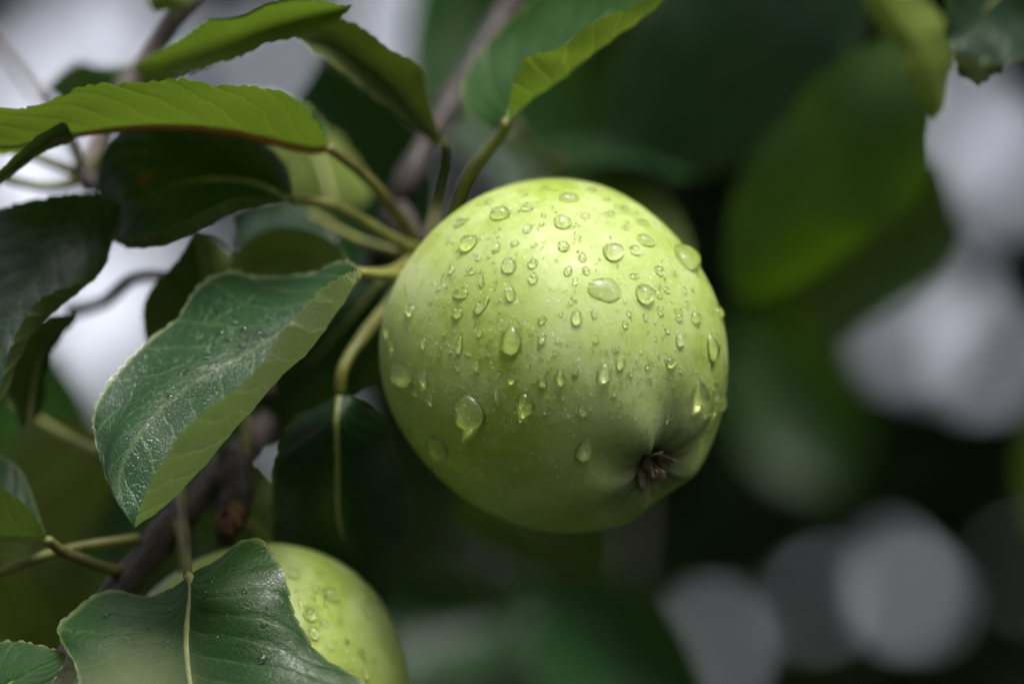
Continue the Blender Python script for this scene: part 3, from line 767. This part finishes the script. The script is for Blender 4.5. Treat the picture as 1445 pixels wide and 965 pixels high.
spots = [(505, 250, 260, 'leaf_dark'), (905, 130, 420, 'leaf_dark'), (1240, 345, 420, 'leaf_olive'), (620, 890, 330, 'leaf_dark'), (870, 940, 380, 'leaf_dark'),
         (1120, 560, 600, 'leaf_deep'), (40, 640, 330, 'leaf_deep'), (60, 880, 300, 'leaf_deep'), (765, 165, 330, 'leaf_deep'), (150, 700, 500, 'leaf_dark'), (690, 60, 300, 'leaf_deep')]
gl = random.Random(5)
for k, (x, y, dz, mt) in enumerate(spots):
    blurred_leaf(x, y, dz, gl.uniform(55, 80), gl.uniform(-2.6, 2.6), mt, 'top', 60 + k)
tube('branch_wood', [P(-100, -200, 480), P(400, -140, 520), P(900, -120, 600), P(1500, -160, 640)], [0.005, 0.006, 0.007, 0.008], M['bark'], far_branch, 40, 12, 0.06, 33)
for k, pts in enumerate(([(900, -120, 600), (890, 200, 560), (900, 560, 600), (880, 950, 560)], [(400, -140, 520), (600, 300, 460), (700, 700, 440), (640, 1000, 420)], [(-100, -200, 480), (-20, 200, 420), (30, 600, 380), (80, 950, 340)])):
    tube('twig', [P(*q) for q in pts], [0.004, 0.003, 0.002, 0.0012], M['bark'], far_branch, 40, 10, 0.06, 34 + k)

# shoot in front, low and far out of focus
shoot = tag(empty('apple_shoot', P(130, 1400, -290)), 'pale strongly blurred leaf tip of a shoot in front of the broad leaf', 'shoot')
leaf((150, 1180, -300), (185, 930, -310), [
    (-1.0, [(60, 1120, -300), (90, 1000, -306)]), (0.0, [(160, 1080, -310), (180, 1000, -312)]), (1.0, [(270, 1120, -300), (270, 1000, -306)]),
], 'leaf_curl', 'bottom', serr=0.3, nu=60, nv=24, parent=shoot, seed=27)
tube('stem', [P(150, 1180, -300), P(140, 1300, -298), P(110, 1500, -280)], [0.001, 0.0012, 0.0015], M['petiole'], shoot, 20, 8)

# ------------------------------------------------------------------ apples
PROFILE = [(0.0000, -0.0322), (0.0018, -0.0323), (0.0036, -0.0328), (0.0060, -0.0337), (0.0092, -0.0341), (0.0138, -0.0330), (0.0200, -0.0297), (0.0260, -0.0243), (0.0313, -0.0163),
           (0.0345, -0.0062), (0.0352, 0.0040), (0.0338, 0.0140), (0.0298, 0.0225), (0.0240, 0.0282), (0.0175, 0.0305), (0.0120, 0.0298), (0.0075, 0.0262), (0.0042, 0.0215), (0.0018, 0.0180), (0.0, 0.0172)]

def apple_body_mesh(scale, seed):
    pr = curve([Vector((a, 0, b)) for a, b in PROFILE], 90)[:, [0, 2]]
    m = 128
    g = np.random.default_rng(seed); p = g.uniform(0, 6.28, 6)
    vv = []
    for i, (r, z) in enumerate(pr):
        if i in (0, len(pr) - 1):
            vv.append((0, 0, z * scale)); continue
        for j in range(m):
            th = 2 * math.pi * j / m
            wl = 1 / (1 + math.exp((z + 0.012) / 0.006))           # ribs gather towards the calyx
            k = 1 + (0.011 * wl + 0.003) * math.cos(5 * th + p[0]) + 0.005 * math.cos(2 * th + p[1]) + 0.003 * math.cos(3 * th + p[2] + z * 60)
            dz = 0.0012 * wl * math.cos(5 * th + p[0]) * math.exp(-((r - 0.012) / 0.007) ** 2)
            dz += (0.00032 * math.cos(10 * th + p[4] + 0.6 * math.sin(3 * th)) + 0.0002 * math.cos(17 * th + p[5])) * math.exp(-((r - 0.0062) / 0.0034) ** 2) * (1 if z < 0 else 0)
            vv.append((r * k * math.cos(th) * scale, r * k * math.sin(th) * scale, (z - dz + 0.0006 * math.cos(th + p[3])) * scale))
    n = len(pr); f = []
    idx = lambda i, j: 1 + (i - 1) * m + j % m
    for j in range(m):
        f.append((0, idx(1, j + 1), idx(1, j)))
        f.append((len(vv) - 1, idx(n - 2, j), idx(n - 2, j + 1)))
    for i in range(1, n - 2):
        for j in range(m):
            f.append((idx(i, j), idx(i, j + 1), idx(i + 1, j + 1), idx(i + 1, j)))
    return vv, f

def make_apple(center, stem_dir, scale, label, stem_to=None, seed=1, sepals=True, roll=0.0):
    z = stem_dir.normalized()
    x = z.cross(Vector((0.2, 0.1, 1))).normalized(); y = z.cross(x)
    mw = Matrix((x, y, z)).transposed().to_4x4() @ Matrix.Rotation(roll, 4, 'Z')
    mw.translation = center
    root = empty('green_apple', center)
    root.matrix_world = mw
    bpy.context.view_layer.update()
    v, f = apple_body_mesh(scale, seed)
    body = mesh_obj('body', v, f, M['apple'])
    body.parent = root
    if sepals:
        g = random.Random(seed)
        for k in range(5):
            th = 2 * math.pi * k / 5 + 0.3
            curl = (0.9, -0.5, 1.1, 0.2, 0.7)[k]
            L = (0.0046, 0.0037, 0.0045, 0.0040, 0.0039)[k]
            sv = []; sf = []; ns, mw_ = 9, 5
            for i in range(ns):
                t = i / (ns - 1)
                w = 0.0027 * math.sin(math.pi * (0.28 + 0.72 * t) ** 0.8) * (1 - 0.4 * t) + 0.0002
                rad = 0.0021 + L * 0.55 * math.sin(t * 1.9 * (0.5 + 0.5 * curl)) * (1 if curl > 0 else -0.35)
                h = -0.0323 - L * t * (0.9 - 0.35 * abs(curl) * t)
                tw = 0.5 * t * (1 if k % 2 else -1)
                for j in range(mw_):
                    s = (j / (mw_ - 1) - 0.5) * 2
                    off = w * s
                    rr = rad + 0.0005 * s * s * (1 if curl > 0 else -1) + off * math.sin(tw) * 0.6
                    aa = th + off * math.cos(tw) / max(rad, 0.0012) * 0.8
                    sv.append((rr * math.cos(aa) * scale, rr * math.sin(aa) * scale, h * scale))
            for i in range(ns - 1):
                for j in range(mw_ - 1):
                    a = i * mw_ + j
                    sf.append((a, a + 1, a + mw_ + 1, a + mw_))
            o = mesh_obj('sepal', sv, sf, M['sepal'])
            md = o.modifiers.new('thick', 'SOLIDIFY'); md.thickness = 0.0004; md.offset = 0
            sb = o.modifiers.new('soft', 'SUBSURF'); sb.levels = 1; sb.render_levels = 2
            o.parent = root
        for k in range(3):
            a = g.uniform(0, 6.28); r0 = g.uniform(0.0003, 0.0014)
            pts = [Vector((r0 * math.cos(a), r0 * math.sin(a), -0.0320)), Vector((r0 * 1.5 * math.cos(a + .3), r0 * 1.5 * math.sin(a + .3), -0.0342)), Vector((r0 * 2 * math.cos(a + g.uniform(-.8, .8)), r0 * 2 * math.sin(a), -0.0356 - g.uniform(0, 0.001)))]
            vv, ff, uv = tube_data([p * scale for p in pts], [0.00022, 0.0002, 0.0003], 8, 6)
            o = mesh_obj('stamen', vv, ff, M['sepal'], uv=uv); o.parent = root
    top = Vector((0, 0, 0.0165 * scale))
    end = mw.inverted() @ stem_to if stem_to is not None else Vector((0.002, 0, 0.046 * scale))
    pts = [top, top + Vector((0, 0, 0.010)), top.lerp(end, 0.6) + Vector((0, 0, 0.004)), end]
    vv, ff, uv = tube_data(pts, [0.0011, 0.0010, 0.0011, 0.0016], 24, 10, 0.05)
    o = mesh_obj('stem', vv, ff, M['petiole_dark'], uv=uv); o.parent = root
    tag(root, label, 'apple')
    bpy.context.view_layer.update()
    W = [mw @ Vector(q) for q in v]
    return root, BVHTree.FromPolygons(W, f)

STEM = camdir(-0.565, 0.645, 0.51)
apple1, bvh1 = make_apple(P(788, 507, 0), STEM, 0.965, 'large green apple wet with rain, whole, its brown calyx turned towards us', P(596, 352, 34), 3, roll=0.98)
apple2, bvh2 = make_apple(P(372, 988, 10), camdir(-0.2, 0.75, 0.6), 0.845, 'paler green apple half hidden under the broad leaf', P(318, 750, 16), 5)
apple3, bvh3 = make_apple(P(842, 378, 175), camdir(-0.3, 0.8, 0.4), 0.64, 'small blurred green apple behind the shoulder of the big apple', P(720, 180, 140), 8, sepals=False)

# ------------------------------------------------------------------ water drops
MPP = DIST / FPX
def drop_mesh(bvh, px, py, w, h, ang=0.0, tear=0.3, tall=0.42, nr=8, na=22, lump=0.0, seed=0):
    """a drop lying on the surface under pixel px, py; w, h its size in pixels, ang its lean, tear how far it sags"""
    d = (P(px, py, 0) - CAM).normalized()
    hit, n, _, _ = bvh.ray_cast(CAM, d)
    if hit is None: return None
    if n.dot(d) > 0: n = -n
    dn = UP * -math.cos(ang) + RT * math.sin(ang)
    t = (dn - n * dn.dot(n)).normalized()
    s = t.cross(n).normalized()
    fs = max(0.42, math.sqrt(s.dot(RT) ** 2 + s.dot(UP) ** 2)); ft = max(0.42, math.sqrt(t.dot(RT) ** 2 + t.dot(UP) ** 2))
    dd = (hit - CAM).dot(FW) / DIST
    a = w * MPP * dd / 2 / fs; b = h * MPP * dd / 2 / ft
    hh = tall * 2 * min(a, b)
    g = random.Random(seed); p1, p2, p3 = [g.uniform(0, 6.28) for _ in range(3)]
    ring = []
    V = []
    def surf(q):
        r = bvh.ray_cast(q + n * 0.02, -n)
        return (r[0], r[1]) if r[0] is not None else (q, n)
    for i in range(nr + 1):
        rho = 1 - (i / nr) if i < nr else 0.0
        rho = math.sin(rho * math.pi / 2) ** 0.85
        for j in range(na if i < nr else 1):
            th = 2 * math.pi * j / na
            out = 1 + lump * (0.6 * math.sin(2 * th + p1) + 0.5 * math.sin(3 * th + p2) + 0.35 * math.sin(5 * th + p3))
            x = math.cos(th) * rho * a * out; y = math.sin(th) * rho * b * out
            yn = max(-1.0, min(1.0, y / b))
            x *= (1 + tear * yn) if tear < 0.4 else 1.25 * (0.10 + 0.90 * (1 + yn) / 2) ** (2.2 * tear)   # narrow above, full below
            q, nn = surf(hit + s * x + t * y)
            z = hh * max(0.0, 1 - rho ** 2.3) ** 0.62 * (1 + 0.55 * tear * (y / b))
            sag = t * (0.18 * z * (1 if tear > 0 else 0))
            V.append(q + nn * (z - 0.00003) + sag)
    F = []
    for i in range(nr - 1):
        for j in range(na):
            F.append((i * na + j, i * na + (j + 1) % na, (i + 1) * na + (j + 1) % na, (i + 1) * na + j))
    top = nr * na
    for j in range(na):
        F.append(((nr - 1) * na + j, (nr - 1) * na + (j + 1) % na, top))
    # closed underneath, inside the skin
    k = len(V)
    for j in range(na): V.append(V[j] - n * 0.0003)
    for j in range(na): F.append((j, k + j, k + (j + 1) % na, (j + 1) % na))
    F.append(tuple(k + na - 1 - j for j in range(na)))
    # outward winding: the top must face along n
    a0, b0, c0 = V[F[(nr - 1) * na][0]], V[F[(nr - 1) * na][1]], V[top]
    if (b0 - a0).cross(c0 - a0).dot(n) < 0:
        F = [tuple(reversed(f)) for f in F]
    return V, F

def size_shape(w, h):
    size = 'tiny' if max(w, h) < 8 else 'small' if max(w, h) < 14 else 'medium'
    return size + ' ' + ('upright oval' if h > 1.3 * w else 'wide oval' if w > 1.25 * h else 'round')

def drop(bvh, px, py, w, h, label, group, **kw):
    big = max(w, h)
    kw.setdefault('nr', 12 if big > 18 else 8); kw.setdefault('na', 30 if big > 18 else 18)
    kw.setdefault('seed', int(px * 7 + py))
    r = drop_mesh(bvh, px, py, w, h, **kw)
    if r is None: return None
    o = mesh_obj('water_drop', r[0], r[1], M['water'])
    c = sum(r[0], Vector()) / len(r[0])
    o.data.transform(Matrix.Translation(-c)); o.location = c
    return tag(o, label, 'water drop', group)

BIG = 'water drops on the big apple'
# px, py, w, h, extra shape, own label
named = [
    (864, 355, 27, 28, dict(tear=0.25, ang=0.5, tall=0.5), 'plump tilted water drop high on the big apple above the squarish wet patch'),
    (854, 409, 46, 38, dict(tear=-0.05, lump=0.10, tall=0.16), 'wide flat squarish water patch on the upper half of the big apple'),
    (909, 414, 25, 30, dict(tear=0.2, ang=0.35, tall=0.46), 'tapering water drop next to the flat squarish water patch'),
    (968, 362, 30, 44, dict(tear=0.25, ang=0.5, tall=0.36), 'fat bulging water drop standing out from the shoulder of the big apple'),
    (661, 345, 23, 25, dict(tear=-0.2, lump=0.04, tall=0.45), 'heart shaped water drop near the stalk side of the big apple'),
    (721, 480, 30, 42, dict(tear=0.35, tall=0.34), 'large teardrop with a thin tail in the middle of the big apple'),
    (660, 580, 44, 52, dict(tear=0.3, ang=0.15, tall=0.32), 'largest sagging water drop low on the shaded flank of the big apple'),
    (740, 570, 27, 32, dict(tear=0.25, tall=0.42), 'round full drop beside the largest sagging drop'),
    (853, 525, 21, 28, dict(tear=0.2, tall=0.5), 'bright plump drop above the brown calyx'),
    (875, 511, 13, 19, dict(tear=0.15, tall=0.5), 'small oval drop touching shoulders with the bright plump drop'),
    (986, 552, 26, 42, dict(tear=0.42, ang=0.1, tall=0.5), 'long tailed teardrop running down beside the calyx'),
    (826, 634, 27, 33, dict(tear=0.3, ang=-0.1, tall=0.36), 'flat green drop beside the brown calyx'),
    (944, 589, 11, 11, dict(tear=0.1, tall=0.5), 'tiny shining drop on the rim of the calyx hollow'),
    (1014, 566, 22, 32, dict(tear=0.3, tall=0.4), 'water drop bulging from the edge of the big apple level with the tailed teardrop'),
    (566, 528, 30, 36, dict(tear=0.2, tall=0.3), 'broad grey drop on the stalk side edge of the big apple'),
    (616, 631, 24, 40, dict(tear=0.2, ang=0.45, tall=0.3), 'long slanting drop under the broad grey drop'),
    (1004, 490, 13, 40, dict(tear=0.2, ang=0.15, tall=0.4), 'long water streak near the bright edge of the big apple'),
    (794, 314, 28, 21, dict(tear=-0.05, lump=0.06, tall=0.3), 'flattish square drop near the top of the big apple'),
    (680, 431, 14, 32, dict(tear=0.25, ang=-0.75, tall=0.36), 'slanting elongated drop on the lit flank of the big apple'),
    (649, 484, 13, 36, dict(tear=0.45, ang=-0.2, tall=0.4), 'thin tailed drop above the largest sagging drop'),
]
for px, py, w, h, kw, lab in named:
    drop(bvh1, px, py, w, h, lab, BIG, **kw)
L_RND = 'small clear bead of water on the big apple'
more = [(700,349,12,18),(650,314,15,17),(744,293,18,12),(707,301,28,20),(795,347,17,17),(745,322,12,17),(752,371,15,14),(752,392,15,16),(718,374,22,24),(727,343,12,9),
 (754,345,10,8),(650,413,22,16),(646,440,16,15),(720,413,15,26),(679,394,9,24),(676,363,9,9),(638,380,9,13),(667,382,13,10),(598,483,8,15),(579,436,13,16),(765,451,13,11),
 (765,478,11,19),(679,334,7,7),(706,322,6,6),(689,363,6,6),(764,316,9,8),(767,304,8,8),(674,451,6,6),(677,470,9,10),(553,488,9,11),(546,466,8,14),
 (802,279,28,18),(826,305,15,12),(822,363,12,15),(827,382,12,13),(802,382,12,16),(812,397,10,9),(814,448,17,22),(839,442,10,14),(910,339,25,19),(906,314,18,12),(896,353,17,14),
 (930,382,14,14),(930,415,12,12),(941,409,10,10),(930,404,8,7),(932,438,11,13),(958,447,11,11),(981,447,13,18),(942,466,9,10),(959,479,12,18),(882,457,9,11),(888,443,9,9),
 (869,491,13,10),(841,479,10,9),(895,389,16,9),(806,426,8,9),(861,302,14,10),(1014,440,10,18),(787,479,8,8),(883,322,9,8),(897,423,7,8),(881,426,6,6),(911,447,9,13),(792,443,7,9),
 (598,533,12,18),(585,551,12,14),(607,562,9,13),(571,589,8,10),(614,662,12,12),(701,563,12,26),(722,532,14,14),(765,538,13,20),(791,534,15,22),(673,517,9,15),(769,581,9,10),(646,520,8,9),
 (812,526,10,14),(890,527,7,11),(914,516,8,8),(947,510,16,15),(822,581,14,18),(867,556,8,10),(803,583,8,9),(998,584,13,12),(1008,544,8,10),(795,560,7,8),(951,544,6,6),(948,531,6,7),
 (1012,478,12,18),(880,502,6,6),(899,505,6,7),(905,497,5,6),(921,509,5,5),(930,503,5,5),(858,500,5,5),(847,462,5,5),(784,497,7,7),(774,520,6,6),(712,590,6,6),(690,500,6,7),(705,520,6,6),
 (835,350,5,5),(842,381,5,5),(818,334,6,6),(872,376,5,6),(915,470,5,5),(925,455,5,5),(948,425,5,5),(953,438,5,5),(780,410,5,5),(773,425,5,6),(700,395,6,6),(735,460,6,7),(692,452,5,6),(628,470,7,8),(620,500,7,8),
 (620,405,7,8),(608,425,7,7),(855,282,12,7),(835,268,12,6),(770,268,14,7),(740,275,12,7),(690,285,14,9),(880,295,12,8),(925,345,10,8),(950,385,9,9),(965,410,9,11)]
g_ = random.Random(3)
SHORT = ['plump tilted drop', 'flat squarish water patch', 'tapering drop', 'fat bulging drop', 'heart shaped drop', 'large teardrop', 'largest sagging drop', 'round full drop',
         'bright plump drop', 'small oval drop', 'long tailed teardrop', 'flat green drop', 'calyx hollow', 'drop bulging from the edge', 'broad grey drop', 'long slanting drop',
         'long water streak', 'flattish square drop', 'slanting elongated drop', 'thin tailed drop']
for px, py, w, h in more:
    near = SHORT[min(range(len(named)), key=lambda i: (named[i][0] - px) ** 2 + (named[i][1] - py) ** 2)]
    size = 'tiny' if max(w, h) < 8 else 'small' if max(w, h) < 14 else 'medium'
    shape = 'upright oval' if h > 1.3 * w else 'wide oval' if w > 1.25 * h else 'round'
    drop(bvh1, px, py, w, h, '%s %s water bead on the big apple around the %s' % (size, shape, near), BIG, tear=g_.uniform(0.05, 0.28), ang=g_.uniform(-0.3, 0.3), tall=g_.uniform(0.3, 0.5), lump=g_.uniform(0, 0.05))
L_SEC = ' water bead on the paler apple under the broad leaf'
for px, py, w, h in [(413,809,18,18),(465,838,21,23),(437,866,19,20),(456,879,11,13),(442,892,17,20),(428,887,7,8),(425,852,9,9),(451,811,11,11),(445,831,9,11),(444,845,9,10),(418,833,6,7),(466,911,9,12),(510,922,9,13),(515,950,9,16),(421,844,5,5),(478,875,8,9),(490,905,7,8),(458,852,6,6),(500,890,6,7),(527,930,7,8),(432,800,6,6),(480,850,6,7),(473,940,7,8),(495,945,7,9),(380,800,12,12)]:
    drop(bvh2, px, py, w, h, size_shape(w, h) + L_SEC, 'water drops on the paler apple', tear=g_.uniform(0.05, 0.2), tall=g_.uniform(0.4, 0.52))

def specks(name, bvh, cx, cy, rx, ry, n, lo, hi, label, mask=None):
    V = []; F = []
    g = random.Random(cx); tries = 0; k = 0
    centres = [(g.uniform(-1, 1), g.uniform(-1, 1)) for _ in range(26)]
    while k < n and tries < n * 6:
        tries += 1
        if g.random() < 0.6:
            c = g.choice(centres); x = c[0] + g.gauss(0, 0.13); y = c[1] + g.gauss(0, 0.13)
        else:
            x, y = g.uniform(-1, 1), g.uniform(-1, 1)
        if x * x + y * y > 0.9: continue
        if mask and not mask(cx + x * rx, cy + y * ry, g): continue
        sz = lo + (hi - lo) * g.random() ** 2.2
        r = drop_mesh(bvh, cx + x * rx, cy + y * ry, sz, sz * g.uniform(0.9, 1.25), tear=0.06, tall=g.uniform(0.42, 0.6), nr=4, na=10)
        if r is None: continue
        b = len(V); V += r[0]; F += [tuple(b + i for i in f) for f in r[1]]; k += 1
    return tag(mesh_obj(name, V, F, M['water']), label, 'water', kind='stuff')
specks('water_specks', bvh1, 785, 490, 246, 240, 1500, 1.8, 5.0, 'fine spray of tiny water specks over the big apple',
       lambda x, y, g: g.random() < (1.0 if y < 560 else max(0.06, 1 - (y - 560) / 60)))
specks('water_specks', bvh2, 470, 870, 90, 95, 130, 1.6, 4.0, 'fine spray of tiny water specks over the paler apple')

def obj_bvh(o):
    mw = o.matrix_world
    return BVHTree.FromPolygons([mw @ v.co for v in o.data.vertices], [tuple(p.vertices) for p in o.data.polygons])
bl = obj_bvh(leaf_fold)
for px, py, w, h in [(332,455,13,11),(345,463,10,12),(310,468,12,9),(352,480,9,9),(322,478,16,8),(342,488,10,8),(300,490,12,8),(365,470,12,7),(380,452,10,7),(290,505,9,7),(308,440,8,7),(262,525,9,7),(240,560,9,8),(400,430,9,6),(222,520,6,6),(190,560,6,6)]:
    drop(bl, px, py, w, h, size_shape(w, h) + ' water drop on the curled leaf beside the big apple', 'water drops on the curled leaf', tear=0.1, tall=0.22, lump=0.1)
specks('water_specks', bl, 270, 510, 130, 120, 120, 1.5, 3.8, 'tiny water specks over the curled leaf')

bb = obj_bvh(leaf_broad)
for px, py, w, h in [(235, 905, 12, 9), (210, 885, 8, 7), (300, 815, 7, 16), (288, 838, 5, 14), (330, 800, 7, 8), (345, 835, 8, 8), (320, 870, 8, 9), (372, 880, 8, 10), (150, 868, 10, 8), (180, 900, 8, 8), (372, 775, 6, 10), (240, 860, 6, 5), (370, 930, 12, 16), (305, 900, 6, 8)]:
    drop(bb, px, py, w, h, size_shape(w, h) + ' water drop on the broad leaf over the paler apple', 'water drops on the broad leaf', tear=0.1, tall=0.3, lump=0.08)
specks('water_specks', bb, 270, 880, 180, 110, 150, 1.5, 4.0, 'tiny water specks over the broad leaf')
bg = obj_bvh(leaf_gloss)
for px, py, w, h in [(85, 395, 7, 20), (120, 312, 12, 9), (135, 325, 9, 8), (100, 340, 10, 8), (60, 330, 9, 8), (45, 370, 9, 7), (140, 300, 10, 8), (80, 300, 10, 7), (30, 320, 9, 8)]:
    drop(bg, px, py, w, h, size_shape(w, h) + ' water drop on the glossy blue green leaf', 'water drops on the glossy leaf', tear=0.1, tall=0.3, lump=0.08)
